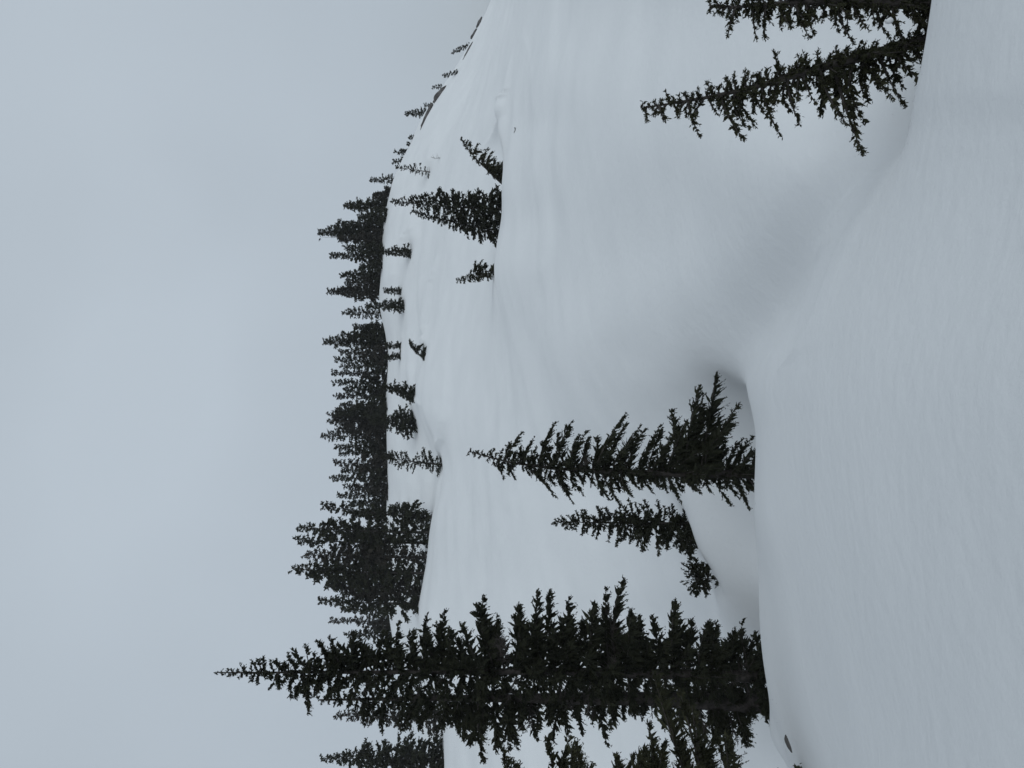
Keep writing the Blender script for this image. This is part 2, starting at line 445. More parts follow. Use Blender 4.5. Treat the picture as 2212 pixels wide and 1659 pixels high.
def tree(name, label, path, out, style='far', d=None, n=60, group=None, cat='tree', needles=None, split=False,
         lt=None, trunk_r=None, trunk_top=0.15, bare_low=0.0, crooked=0.0, leader=True, low=1.0, top=0.0, bark=None, tips=(), fill=1.0, tipw=0.16, **over):
    """path: tip -> base in sight-line units; out: (height line, reach to picture-right side, reach to picture-left side)"""
    tree_seed[0] += 1
    rng = np.random.default_rng(tree_seed[0])
    st = dict(STYLE[style]); st.update(over)
    bY, bX = path[-1]
    if d is None: d = find_d(bY, bX)
    s = d / F
    pts = np.array([pos(Y, X, d) for Y, X in path])
    gz = ground(bY, d)
    root = np.array([pts[-1][0], d, gz])
    # trunk runs on into the snow
    if pts[-1][2] > gz - 0.25 * 1: pts = np.vstack([pts, [pts[-1][0], d, gz - 0.4]])
    cum = np.concatenate([[0], np.cumsum(np.linalg.norm(np.diff(pts, axis=0), axis=1))]); H = cum[-1]
    if lt is None: lt = max(0.030, 0.0029 * d)
    n = int(n * (1.9 if split else 1.5))
    if trunk_r is None: trunk_r = max(0.012 * H, 0.03)
    k = max(6, int(10 + H))
    uu = np.linspace(0, 1, k)
    at = lambda w: np.stack([np.interp(np.asarray(w) * H, cum, pts[:, j]) for j in range(3)], -1)
    tp = at(uu); 
    if crooked: tp[1:-1, :2] += rng.normal(size=(k - 2, 2)) * crooked
    e = bpy.data.objects.new(name, None); COL.objects.link(e)
    e.location = root; e.empty_display_size = 0.3
    e["label"] = label; e["category"] = cat
    if group: e["group"] = group
    wood = bark or BARK
    mats = [wood, needles or NEEDLE]
    V, Q = tube(tp, trunk_r * (0.07 + 0.93 * uu**1.1), 7 if d < 30 else 5, 0.06, rng)
    link("trunk", make_mesh("trunk", V - root, Q, [wood]), e)
    oy = np.array([a[0] for a in out], float); oR = np.array([a[1] for a in out], float); oL = np.array([a[2] for a in out], float)
    acc = Acc(); X0, X1 = path[0][1], path[-1][1]
    az = rng.uniform(0, 6.28)
    # boughs: more per metre where they are short
    ws = np.sort(np.clip(((np.arange(n) + rng.uniform(-0.45, 0.45, n)) / n), 0.0, 1.0))
    ws = top + (low - top) * ws**0.92
    for w in ws:
        az += 2.399 + rng.normal() * 0.35
        if rng.random() < st['gap']: continue
        b = at([w])[0]
        Xb = CQ - (b[2] - EYE) / s
        if b[2] < gz - 0.1: continue
        rise = st['rise'][0] + (st['rise'][1] - st['rise'][0]) * (1 - w)**1.6 + rng.normal() * 0.18 * st['var']
        c = math.cos(az)
        def reach(X):
            R = np.interp(X, oy, oR); L_ = np.interp(X, oy, oL)
            side = R if c > 0 else L_
            both = 0.45 * (R + L_)
            return (abs(c)**0.8 * side + (1 - abs(c)**0.8) * both * 0.8) * s
        L = reach(Xb)
        net = rise - st['droop'] + st['curl']
        L = reach(Xb - net * L / s * 0.7) * rng.uniform(0.66, 1.16)
        L = max(L * fill, lt * 1.5)
        bare = rng.random() < bare_low * w
        if split: a2 = Acc()
        else: a2 = acc
        bough(a2, rng, b - root, az, L, rise, st['droop'] * (1 + st['var'] * rng.uniform(-0.5, 0.7)), st['curl'], lt, st, bare)
        if split: link("bough", a2.mesh("bough", mats), e)
    # the boughs that stand out of the outline one by one
    px = np.array([CQ - (z - EYE) / s for z in tp[:, 2]])
    for tip in tips:
        Yt, Xt = tip[:2]; Xs = tip[2] if len(tip) > 2 else Xt + 6
        b = np.array([np.interp(Xs, px, tp[:, j]) for j in range(3)])
        e_ = pos(Yt, Xt, d)
        dx, dz = e_[0] - b[0], e_[2] - b[2]
        off = rng.normal() * 0.30
        Lb = max(math.hypot(dx, off * abs(dx)), lt * 2)
        azb = math.atan2(off * abs(dx), dx)
        net = dz / Lb; dr = rng.uniform(0.15, 0.45) * (1 if net < 0.1 else 0.5); cu = 0.06
        a2 = Acc() if split else acc
        st2 = dict(st); st2['w'] = tipw; st2['t0'] = 0.02
        bough(a2, rng, b - root, azb, Lb, net + dr - cu, dr, cu, lt, st2)
        if split: link("bough", a2.mesh("bough", mats), e)
    if leader:
        m = int(0.12 * H / (lt * 0.12)) + 8
        w = rng.uniform(0, 0.12, m); c = at(w) - root
        dv = unit(np.stack([rng.normal(size=m), rng.normal(size=m), rng.uniform(0.1, 1.2, m)], -1))
        V, Q = sprigs(rng, c, dv, lt * rng.uniform(0.5, 0.9, m), st['wr']); acc.add(V, Q, 1)
    if acc.n:
        link("crown_tip" if split else "crown", acc.mesh("crown", mats), e)
    return e

# --- the big firs standing behind the near snow shoulder
tree("fir_tree", "tallest dark fir with dense knobbly boughs and slim pointed top", [(1453, 473), (1452, 800), (1450, 1200), (1462, 1655)],
     [(473, 3, 3), (500, 9, 9), (560, 32, 28), (600, 42, 42), (665, 58, 68), (720, 92, 62), (800, 96, 80), (883, 100, 85), (960, 124, 80), (1040, 148, 80),
      (1118, 154, 80), (1180, 168, 80), (1272, 180, 85), (1350, 198, 85), (1372, 130, 85), (1450, 160, 85), (1504, 125, 95), (1620, 105, 110)],
     style='fir', d=18.0, n=155, split=True, trunk_r=0.17, bare_low=0.22, droop=0.2,
     fill=0.85, tipw=0.24, tips=[(1432,520,530), (1421,558,566), (1425,583,592), (1406,624,640), (1399,655,672), (1374,693,728), (1359,720,742), (1362,760,775), (1353,857,858), (1355,895,897), (1345,918,922), (1330,956,962), (1340,974,985), (1305,1041,1055), (1335,1074,1080), (1301,1122,1128), (1284,1163,1172), (1287,1190,1200), (1301,1231,1236), (1273,1275,1285), (1277,1313,1322), (1256,1351,1335), (1325,1375,1388), (1294,1450,1455), (1311,1460,1470), (1335,1515,1512), (1342,1546,1540), (1349,1621,1600), (1379,1641,1615), (1479,555,560), (1497,596,600), (1506,631,630), (1520,663,652), (1520,678,668), (1510,713,705), (1515,740,735)])
tree("fir_tree", "thick-trunked fir pressed against the tallest fir, its long boughs thin at the ends", [(1512, 690), (1508, 1000), (1510, 1400), (1522, 1668)],
     [(690, 3, 3), (720, 14, 18), (825, 30, 72), (968, 40, 80), (992, 40, 94), (1047, 40, 120), (1150, 40, 108), (1260, 40, 98), (1388, 45, 58), (1480, 50, 88), (1590, 60, 108), (1650, 70, 70)],
     style='fir', d=18.7, n=140, split=True, trunk_r=0.27, bare_low=0.3,
     fill=0.85, tipw=0.24, tips=[(1529,754,750), (1567,784,785), (1582,825,830), (1567,907,905), (1585,968,960), (1602,992,985), (1623,1033,1020), (1629,1047,1035), (1619,1118,1105), (1610,1160,1150), (1595,1262,1250), (1612,1313,1300), (1557,1388,1380), (1591,1559,1530), (1622,1590,1560), (1615,1614,1580)])
tree("hemlock_tree", "olive green hemlock beside the two big firs, only its side boughs showing", [(1752, 960), (1745, 1300), (1748, 1700)],
     [(960, 5, 5), (1000, 70, 60), (1060, 150, 120), (1110, 160, 120), (1150, 110, 120), (1200, 195, 150), (1250, 190, 150), (1290, 110, 150), (1340, 190, 150), (1390, 190, 150),
      (1420, 250, 150), (1480, 275, 180), (1530, 220, 180), (1580, 110, 120)],
     style='hemlock', d=12.5, n=75, split=True, needles=NEEDLE_OLIVE, droop=0.25, rise=(0.05, 0.5), trunk_r=0.16,
     fill=0.72, lt=0.045, tipw=0.22, tips=[(1598,1084,1130), (1629,1108,1150), (1600,1180,1215), (1590,1240,1275), (1581,1320,1360), (1581,1405,1430), (1485,1419,1520), (1489,1467,1540), (1513,1487,1550), (1530,1532,1580), (1560,1450,1500), (1615,1559,1590), (1629,1398,1420)])

# --- the middle group: hemlock, spruce and bush round the hollow
tree("hemlock_tree", "ragged dark hemlock with long drooping boughs and bent tip at the snow lip", [(975, 1013), (984, 1045), (999, 1100), (1012, 1200), (1017, 1290), (1024, 1480), (1024, 1640)],
     [(1013, 3, 3), (1050, 14, 8), (1086, 40, 35), (1127, 66, 26), (1160, 60, 30), (1200, 92, 58), (1239, 98, 75), (1267, 85, 45), (1300, 95, 55), (1346, 126, 72), (1400, 105, 55), (1440, 108, 60),
      (1470, 124, 62), (1502, 190, 50), (1550, 212, 22), (1570, 90, 60), (1620, 80, 78)],
     style='hemlock', d=15.7, n=120, split=True, trunk_r=0.13, bare_low=0.10, needles=NEEDLE,
     fill=0.8, tipw=0.24, tips=[(970,1067,1060), (931,1127,1090), (945,1155,1120), (965,1159,1140), (919,1202,1165), (915,1239,1190), (930,1267,1225), (948,1275,1250), (891,1350,1285), (913,1362,1310), (919,1380,1330), (918,1429,1385), (925,1440,1400), (900,1464,1440), (835,1504,1480), (811,1550,1515), (850,1520,1490), (865,1572,1535), (948,1562,1540), (942,1622,1575), (1034,1088,1075), (1037,1112,1095), (1073,1200,1150), (1060,1190,1140), (1089,1239,1205), (1069,1259,1230), (1056,1292,1265), (1081,1316,1285), (1089,1337,1300), (1072,1362,1330), (1065,1411,1380), (1085,1470,1440), (1065,1508,1475), (1091,1575,1535), (1100,1618,1590), (1080,1600,1560)])
tree("spruce_tree", "small narrow spruce with level boughs beside the ragged hemlock", [(1127, 1197), (1129, 1300), (1132, 1495)],
     [(1197, 3, 3), (1215, 12, 12), (1245, 24, 26), (1277, 30, 26), (1308, 44, 36), (1340, 42, 44), (1359, 46, 52), (1404, 60, 60), (1440, 48, 62), (1470, 30, 74), (1500, 25, 55)],
     style='fir', d=22.2, n=95, split=True, trunk_r=0.075, w=0.22, droop=0.10, rise=(0.0, 0.5), gap=0.12)
tree("fir_shrub", "rounded knobbly fir bush poking out of the snow bank", [(1247, 1490), (1249, 1515), (1251, 1545)],
     [(1472, 8, 8), (1500, 14, 14), (1545, 16, 16)], style='fir', d=20.4, n=8, cat='bush', split=True, rise=(0.4, 1.0), droop=0.05, w=0.20, gap=0, trunk_r=0.03, leader=False, tipw=0.30, lt=0.055, body=0.9, sp=0.22, vs=0.7,
     tips=[(1207, 1500, 1520), (1211, 1485, 1515), (1219, 1475, 1515), (1230, 1472, 1512), (1240, 1480, 1512), (1252, 1471, 1510), (1262, 1478, 1512), (1272, 1484, 1514), (1282, 1490, 1515), (1290, 1503, 1520),
           (1285, 1520, 1524), (1275, 1530, 1528), (1214, 1515, 1524), (1220, 1530, 1530), (1232, 1495, 1520), (1262, 1500, 1520), (1247, 1500, 1520), (1238, 1525, 1530), (1262, 1525, 1530)])
tree("fir_shrub", "low dark fir tuft at the foot of the small spruce", [(1165, 1462), (1166, 1500)],
     [(1462, 14, 24), (1480, 20, 34), (1500, 22, 30)], style='fir', d=20.8, n=22, cat='bush', rise=(0.1, 0.9), droop=0.1, trunk_r=0.03, leader=False)

# --- the two young trees at the near snow edge
YOUNG_A = tree("hemlock_tree", "leaning young hemlock with spiky boughs and a drooping bare tip", [(234, 1386), (226, 1430), (219, 1487), (191, 1623), (150, 1760), (123, 1863), (86, 2000)],
     [(1386, 3, 5), (1432, 12, 44), (1470, 26, 40), (1507, 38, 84), (1540, 30, 40), (1589, 44, 122), (1625, 45, 70), (1660, 72, 85), (1699, 58, 110), (1729, 62, 90), (1770, 48, 100), (1815, 46, 150), (1873, 38, 208), (1905, 40, 110),
      (1957, 40, 140), (1985, 60, 120)],
     style='spiky', d=6.6, n=95, split=True, needles=NEEDLE_OLIVE, trunk_r=0.075, lt=0.030,
     fill=0.66, tipw=0.14, tips=[(273,1432,1425), (297,1507,1487), (321,1591,1555), (270,1635,1590), (280,1699,1645), (263,1728,1700), (222,1760,1735), (284,1815,1770), (326,1873,1800), (270,1878,1820), (219,1917,1860), (229,1957,1900), (207,1975,1930), (246,1548,1530), (250,1660,1625), (200,1437,1450), (171,1531,1540), (155,1572,1585), (159,1606,1612), (109,1671,1690), (106,1731,1738), (111,1767,1770), (99,1808,1812), (103,1830,1835), (262,1398,1395), (240,1465,1455)])
YOUNG_B = tree("hemlock_tree", "upright young hemlock with crooked tip next to the leaning one", [(14, 1536), (17, 1575), (10, 1650), (2, 1780), (8, 2030)],
     [(1536, 3, 4), (1574, 30, 52), (1600, 30, 30), (1630, 50, 82), (1665, 50, 66), (1695, 60, 76), (1743, 70, 88), (1790, 70, 72), (1849, 80, 88), (1880, 70, 60), (1930, 90, 80), (2010, 100, 90)],
     style='spiky', d=6.4, n=95, split=True, needles=NEEDLE_OLIVE, trunk_r=0.08, lt=0.030,
     fill=0.66, tipw=0.13, tips=[(73,1574,1590), (90,1630,1630), (73,1658,1655), (79,1695,1685), (90,1743,1720), (70,1760,1745), (63,1818,1800), (89,1849,1810), (72,1870,1840), (82,1931,1890), (88,1960,1925), (60,1990,1960), (28,1545,1560), (4,1540,1555)])

# --- the group on the middle bench
tree("fir_tree", "dense dark fir on the middle bench, boughs swept to one side", [(435, 848), (440, 900), (448, 980), (452, 1092)],
     [(848, 2, 2), (875, 10, 6), (900, 24, 10), (930, 28, 14), (960, 40, 18), (1000, 42, 30), (1040, 44, 36), (1090, 52, 40)], d=46.3, n=110, lt=0.105, group=None)
tree("fir_tree", "second stem of the fir clump on the middle bench, leaning behind the denser fir", [(458, 892), (470, 940), (488, 1010), (500, 1090)],
     [(892, 2, 2), (930, 15, 8), (980, 26, 16), (1040, 36, 34), (1075, 36, 44), (1090, 36, 40)], d=46.8, n=90, lt=0.105)
tree("hemlock_tree", "steeply leaning hemlock on the middle bench, its foliage hanging below the stem", [(299, 996), (312, 1003), (340, 1025), (372, 1058), (402, 1090)],
     [(996, 3, 3), (1010, 16, 5), (1040, 30, 9), (1060, 38, 8), (1090, 60, 8)], style='hemlock', d=46.0, n=58, gap=0.25, var=1.6, lt=0.10, needles=NEEDLE_OLIVE, trunk_r=0.10, rise=(0.0, 0.4), droop=0.6, hang=0.5)
tree("hemlock_tree", "stubby one-sided hemlock sapling near the dense fir clump", [(606, 988), (604, 1010), (594, 1040), (588, 1068)],
     [(988, 2, 2), (1005, 12, 6), (1018, 22, 8), (1036, 42, 12), (1050, 20, 16), (1064, 22, 10)], style='hemlock', d=45.5, n=45, lt=0.09, needles=NEEDLE_OLIVE)

# --- scattered trees on the upper snow below the crest row
UP = 'young trees scattered below the crest row'
tree("snag_tree", "thin half-bare snag with sparse twigs on open upper snow", [(362, 866), (366, 890), (372, 929)], [(866, 2, 2), (880, 10, 5), (900, 16, 10), (925, 16, 14)],
     style='sparse', n=40, lt=0.16, bare_low=0.8, trunk_r=0.09, bark=DEADWOOD)
tree("hemlock_tree", "small flagged hemlock standing by itself below the crest row", [(543, 826), (546, 850), (545, 889)], [(826, 4, 3), (850, 14, 6), (870, 16, 8), (888, 16, 12)], n=45, lt=0.2)
tree("fir_tree", "slim dense cone of a fir on the bench below a thin crest tree", [(660, 793), (661, 830), (661, 873)], [(793, 3, 3), (830, 10, 9), (855, 16, 12), (872, 18, 14)], n=60, lt=0.2, gap=0)
tree("fir_tree", "short ragged fir beside the slim dense cone on the bench", [(628, 832), (629, 867)], [(832, 4, 4), (850, 10, 8), (866, 10, 8)], n=25, lt=0.2, group=UP)
tree("fir_tree", "short ragged fir of the pair above the small hooked hemlock", [(746, 836), (747, 866)], [(836, 5, 5), (850, 10, 9), (866, 12, 8)], n=25, lt=0.2, group=UP)
tree("fir_tree", "short ragged fir of the pair above the small hooked hemlock", [(772, 836), (770, 865)], [(836, 5, 5), (850, 8, 9), (865, 12, 10)], n=25, lt=0.2, group=UP)
tree("hemlock_tree", "small hooked hemlock leaning over a snow hollow on the upper bench", [(736, 885), (745, 886), (760, 900), (774, 917)], [(885, 5, 2), (895, 13, 4), (917, 26, 6)],
     style='hemlock', n=38, lt=0.16, rise=(0.0, 0.4), hang=0.5)
tree("hemlock_tree", "one-sided hemlock before the crest row with boughs on its downhill side", [(835, 826), (842, 850), (856, 895)], [(826, 5, 5), (845, 16, 4), (860, 20, 8), (890, 28, 18)], n=55, lt=0.19)
tree("hemlock_tree", "broad low hemlock with splayed limbs at the lip of the upper bench", [(905, 800), (912, 850), (917, 899)], [(800, 10, 10), (845, 18, 20), (870, 38, 30), (880, 30, 44), (898, 24, 22)], n=75, lt=0.19)
tree("spruce_tree", "sparse spruce with visible trunk and gaps between boughs on the upper bench", [(984, 826), (991, 850), (998, 900), (1004, 956)],
     [(826, 4, 3), (850, 14, 14), (875, 26, 26), (890, 34, 20), (905, 18, 20), (922, 42, 16), (940, 28, 22), (955, 18, 30)], style='sparse', n=70, lt=0.17, trunk_r=0.12)
tree("fir_shrub", "low fir bush just below the crest row near the sparse spruce", [(985, 838), (986, 849)], [(838, 8, 6), (848, 14, 9)], n=14, lt=0.22, cat='bush', leader=False)
tree("fir_shrub", "small double fir tuft in the snow near the big clump", [(1096, 842), (1094, 864)], [(842, 4, 4), (855, 8, 8), (863, 10, 8)], n=16, lt=0.2, cat='bush')
tree("fir_shrub", "tiny fir tuft below the double tuft near the big clump", [(1091, 871), (1092, 885)], [(871, 3, 3), (884, 7, 6)], n=12, lt=0.2, cat='bush')

# --- the tall clump on the upper bench
CG = 'firs of the tall clump on the upper bench'
CLUMP = [
    ("fork-topped fir at the low outer edge of the tall clump", 1093, 697, 1118, 926, 76.5, [(697, 6, 6), (720, 12, 10), (780, 16, 18), (830, 14, 24), (870, 28, 26), (895, 34, 26), (925, 10, 20)], 85, NEEDLE, 0.15, 1.0),
    ("bent-topped tall fir near the fork-topped end of the clump", 1139, 644, 1150, 928, 76, [(644, 3, 3), (680, 16, 18), (720, 26, 24), (790, 30, 28), (850, 20, 26), (928, 22, 22)], 100, NEEDLE, 0.15, 1.0),
    ("tall fir with a blunt double tip in the middle of the tall clump", 1166, 641, 1172, 927, 77, [(641, 6, 6), (680, 14, 16), (760, 24, 26), (840, 20, 20), (925, 14, 14)], 90, NEEDLE, 0.15, 1.0),
    ("shorter brownish fir set among the trunks in the tall clump", 1198, 660, 1203, 926, 76, [(660, 3, 3), (700, 16, 18), (780, 30, 30), (860, 22, 22), (922, 12, 12)], 90, NEEDLE_BROWN, 0.15, 1.0),
    ("highest fir of the tall clump, its top ragged and pointed", 1229, 633, 1238, 919, 76, [(633, 3, 3), (660, 14, 16), (720, 26, 36), (800, 34, 40), (850, 24, 34), (915, 26, 24)], 110, NEEDLE, 0.15, 1.0),
    ("low greyish fir filling the side of the tall clump toward the big firs", 1262, 712, 1270, 911, 77, [(712, 4, 4), (760, 22, 24), (830, 30, 34), (870, 20, 28), (905, 22, 26)], 80, NEEDLE_BROWN, 0.15, 1.0),
    ("slender fir with sagging lower limbs at the clump end toward the big firs", 1296, 690, 1303, 905, 77, [(690, 3, 3), (730, 12, 12), (800, 22, 24), (860, 22, 30), (880, 24, 36), (900, 20, 30)], 80, NEEDLE, 0.15, 1.0)]
for (lab, Yt, Xt, Yb, Xb, dd, out, n, nd, bl, lw) in CLUMP:
    tree("fir_tree", lab, [(Yt, Xt), ((Yt + Yb) / 2 + 3, (Xt + Xb) / 2), (Yb, Xb)], out, d=dd, n=n, lt=0.24, group=CG, needles=nd, bare_low=bl, low=lw, var=1.5, body=0.95, w=0.46, hang=0.35, sp=0.40)

tree("fir_tree", "dark cone-shaped fir on the far bench beyond the big firs", [(1638, 696), (1641, 958)], [(696, 3, 3), (720, 9, 9), (760, 26, 22), (820, 40, 36), (900, 50, 48), (955, 56, 50)], d=73, n=120, lt=0.19)
tree("fir_tree", "thin greyish fir top showing between the big firs and the cone-shaped one", [(1546, 728), (1548, 955)], [(728, 3, 3), (760, 12, 12), (800, 18, 20), (860, 26, 30), (950, 34, 40)], d=74.5, n=80, lt=0.22, needles=NEEDLE_BROWN, bare_low=0.3)

# --- the row along the crest
RG = 'conifers in the row along the snow crest'
ROW_LABELS = {1372: "crest conifer mostly covered by the tallest fir's upper boughs", 1340: "pointed crest conifer beside the tallest fir", 1316: "crest conifer touching the end of the tall clump",
 1110: "crest conifer touching the fork-topped edge of the tall clump", 1087: "lowest crest conifer in the notch of the row beside the tall clump", 1070: "thin-tipped crest conifer at the edge of the notch near the tall clump",
 1051: "lower crest conifer tucked beside the thin-tipped one near the notch", 1033: "highest-topped crest conifer between the notch and the sparse spruce", 1016: "low crest conifer between the highest-topped one and the one behind the sparse spruce",
 999: "broad crest conifer rising straight behind the sparse spruce", 979: "blunt crest conifer between the broad one and the airy-topped one", 966: "sharp narrow crest conifer next to the airy-topped one",
 927: "crest conifer squeezed between the airy-topped one and the bushy brownish one", 890: "crest conifer growing into the bushy brownish one", 876: "crest conifer beside the bushy brownish one, above the broad low hemlock",
 856: "sharp crest conifer next to the low one above the one-sided hemlock", 842: "low crest conifer right above the tip of the one-sided hemlock", 827: "one of two equally tall sharp crest conifers past the one-sided hemlock",
 805: "one of two equally tall sharp crest conifers past the one-sided hemlock", 791: "low crest conifer between the equally tall two and the pair of short firs", 777: "crest conifer right behind the pair of short ragged firs",
 761: "crest conifer right behind the pair of short ragged firs", 722: "low crest conifer at the foot of the pointed one-sided conifer", 706: "shortest crest conifer at the very edge of the gap in the row",
 612: "low crest conifer between the symmetrical pointed one and the blunt-topped one", 577: "smallest crest conifer between the blunt-topped and the slender one", 535: "crest conifer between the slender one and the stout spreading one",
 516: "crest conifer pressed against the stout spreading one on its bare stem side", 486: "crest conifer pressed against the stout spreading one, facing the tiered one", 470: "low crest conifer in the dip between the stout and the evenly tiered one",
 424: "little crest conifer beside the evenly tiered one at the row's end"}
def row_label(Y): return ROW_LABELS.get(Y, "crest conifer mostly hidden behind the tall clump")
rr = np.random.default_rng(7)
row = [(1372, 745, 20), (1340, 715, 20), (1316, 740, 22), (1282, 738, 22), (1240, 750, 26), (1200, 755, 26), (1150, 750, 26), (1110, 760, 22), (1087, 757, 18), (1070, 732, 20), (1051, 745, 20), (1033, 717, 20),
       (1016, 738, 20), (999, 723, 22), (979, 735, 22), (966, 725, 18), (927, 732, 20), (890, 723, 26), (876, 735, 22), (856, 725, 18), (842, 742, 20), (827, 720, 18), (805, 719, 18), (791, 738, 20),
       (777, 725, 20), (761, 736, 20), (722, 738, 18), (706, 764, 14), (612, 748, 16), (577, 778, 12), (535, 748, 16), (516, 738, 20), (486, 742, 18), (470, 775, 14), (424, 812, 10)]
def crest_q(Y): return float(pchip(LT['crestB'][0], LT['crestB'][1], Y))
for i, (Y, X, w) in enumerate(row):
    qb = crest_q(Y); hgt = qb - X
    jl, jr = rr.uniform(0.6, 1.35, 2); w = w * rr.uniform(0.75, 1.3); e1, e2, e3 = rr.uniform(0.7, 1.3, 3)
    tree("fir_tree", row_label(Y), [(Y, X), (Y + rr.uniform(-7, 7), qb + 3)],
         [(X, 2, 2), (X + 0.18 * hgt, w * 0.26 * jr * e1, w * 0.26 * jl * e3), (X + 0.45 * hgt, w * 0.60 * jr * e2, w * 0.60 * jl * e1), (X + 0.75 * hgt, w * jr * e3, w * jl * e2), (qb, w * 1.15 * jr, w * 1.15 * jl)],
         d=110.0 + rr.uniform(-5, 1.2), n=60, lt=0.26, group=RG, needles=[NEEDLE, NEEDLE_BROWN, NEEDLE][i % 3], gap=rr.uniform(0.02, 0.22), droop=rr.uniform(0.15, 0.6), var=1.3, bare_low=rr.uniform(0, 0.25))
def rowtree(label, Y, X, out, n=75, style='far', name="fir_tree", **k):
    qb = crest_q(Y)
    return tree(name, label, [(Y, X), (Y + 1, qb + 3)], out + [(qb, out[-1][1], out[-1][2])], d=k.pop('d', 110.2), n=n, style=style, lt=k.pop('lt', 0.25), **k)
rowtree("crest conifer with open airy top rising above the dense row", 941, 695, [(695, 3, 3), (710, 11, 9), (740, 20, 13), (790, 22, 24)], style='far', gap=0.2)
rowtree("wide bushy brownish conifer in the row with a dead forked snag top", 903, 722, [(722, 22, 12), (750, 32, 22), (800, 34, 32)], n=110, needles=NEEDLE_BROWN)
tree("snag_tree", "dead forked grey snag sticking out above the bushy brownish conifer", [(908, 709), (911, 730), (905, 842)], [(709, 10, 3), (730, 12, 4), (760, 3, 3)], d=109.5, n=16, style='sparse', lt=0.25, bare_low=9.0, bark=DEADWOOD, leader=False, trunk_r=0.12, low=0.35)
rowtree("pointed crest conifer with long one-sided boughs beside the gap in the row", 738, 699, [(699, 2, 2), (722, 14, 12), (760, 24, 12), (800, 40, 20)], n=95)
rowtree("thin see-through conifer on the crest between two denser ones", 675, 743, [(743, 2, 2), (760, 11, 11), (790, 13, 15)], style='sparse', n=55)
rowtree("symmetrical pointed conifer on the crest beside the thin one", 629, 710, [(710, 2, 2), (740, 12, 10), (775, 20, 22), (810, 20, 24)], n=95, needles=NEEDLE_BROWN)
rowtree("blunt-topped crest conifer beside the symmetrical pointed one", 595, 737, [(737, 4, 4), (760, 10, 12), (800, 20, 16)], n=70)
rowtree("slender crest conifer with a needle-thin top", 552, 715, [(715, 2, 2), (745, 5, 5), (770, 12, 16), (810, 22, 20)], n=75)
rowtree("stout spreading crest conifer with a broad dark skirt and bare leaning stem", 502, 689, [(689, 3, 3), (712, 12, 8), (740, 26, 20), (780, 26, 26), (815, 34, 28)], n=110)
tree("snag_tree", "thin bare stem beside the stout spreading crest conifer", [(513, 692), (512, 830)], [(692, 2, 2), (830, 2, 2)], d=109.2, n=8, style='sparse', lt=0.2, bare_low=9.0, bark=DEADWOOD, leader=False, trunk_r=0.09)
rowtree("crest conifer with evenly tiered boughs at the end of the row", 444, 745, [(745, 3, 3), (765, 14, 14), (800, 17, 18), (825, 26, 14)], n=80, needles=NEEDLE_OLIVE)
rowtree("little see-through conifer where the crest starts to fall away", 388, 801, [(801, 2, 2), (815, 6, 6), (830, 12, 8)], style='sparse', n=45, lt=0.2)
tree("fir_shrub", "tiny tuft on the crest beside the little see-through conifer", [(407, 833), (407, 846)], [(833, 3, 3), (845, 5, 6)], d=111, n=10, lt=0.2, cat='bush')

# --- dwarf trees and tufts along the falling ridge
DW = 'dwarf conifers along the falling ridge'
tree("fir_tree", "dwarf conifer with tiered boughs above the largest dark ridge rock", [(246, 877), (243, 920)], [(877, 2, 2), (895, 7, 7), (915, 12, 10)], d=111, n=40, lt=0.2, style='sparse', dens=1.0)
tree("fir_tree", "squat dwarf conifer on the ridge near the crest end", [(329, 853), (328, 879)], [(853, 3, 3), (865, 7, 5), (878, 9, 6)], d=111, n=22, lt=0.2, group=DW)
tree("fir_tree", "squat dwarf conifer on the ridge near the crest end", [(349, 850), (347, 871)], [(850, 3, 3), (868, 7, 7)], d=111, n=16, lt=0.2, group=DW)
tree("fir_tree", "crooked dwarf conifer creeping up the ridge line near the lower rocks", [(114, 978), (108, 990), (101, 1003), (96, 1016)], [(978, 4, 4), (1010, 5, 6)], d=111, n=24, lt=0.18)
for (Y, X, h, w, lab) in [(163, 958, 15, 6, "pale little ridge tuft above the rocks, set a bit apart"), (157, 974, 16, 8, "starry ridge tuft resting right on the snow line"), (188, 936, 20, 6, "twiggy ridge tuft at the upper end of the largest rock"),
                          (296, 884, 10, 4, "dark dot of a tuft on the bare stretch of ridge"), (311, 880, 7, 3, "small dark tuft next to the dot on the bare ridge"), (361, 855, 8, 3, "tiny tuft between the squat dwarf conifers and the crest end"), (227, 918, 9, 4, "stubby tuft beside the tiered dwarf conifer")]:
    tree("ridge_tuft", lab, [(Y, X), (Y, X + h)], [(X, 2, 2), (X + h * 0.7, w, w), (X + h, w, w)], d=find_d(Y, X + h * 0.9, 60), n=12, lt=0.17, cat='bush', leader=False, trunk_r=0.04)
tree("buried_sapling", "lone buried sapling twig on the open middle slope", [(264, 1123), (271, 1118), (284, 1112)], [(1110, 3, 3), (1124, 3, 3)], d=find_d(284, 1113, 30), n=10, lt=0.07, style='sparse', cat='sapling', trunk_r=0.02)
tree("dead_branch", "bare dead branch curving out of the upper snow near the snag", [(338, 931), (342, 938), (341, 952)], [(930, 8, 2), (950, 10, 2)], d=find_d(341, 951, 40), n=14, lt=0.10, style='sparse', cat='branch', bare_low=20.0, top=0.05, bark=DEADWOOD, leader=False, trunk_r=0.05)

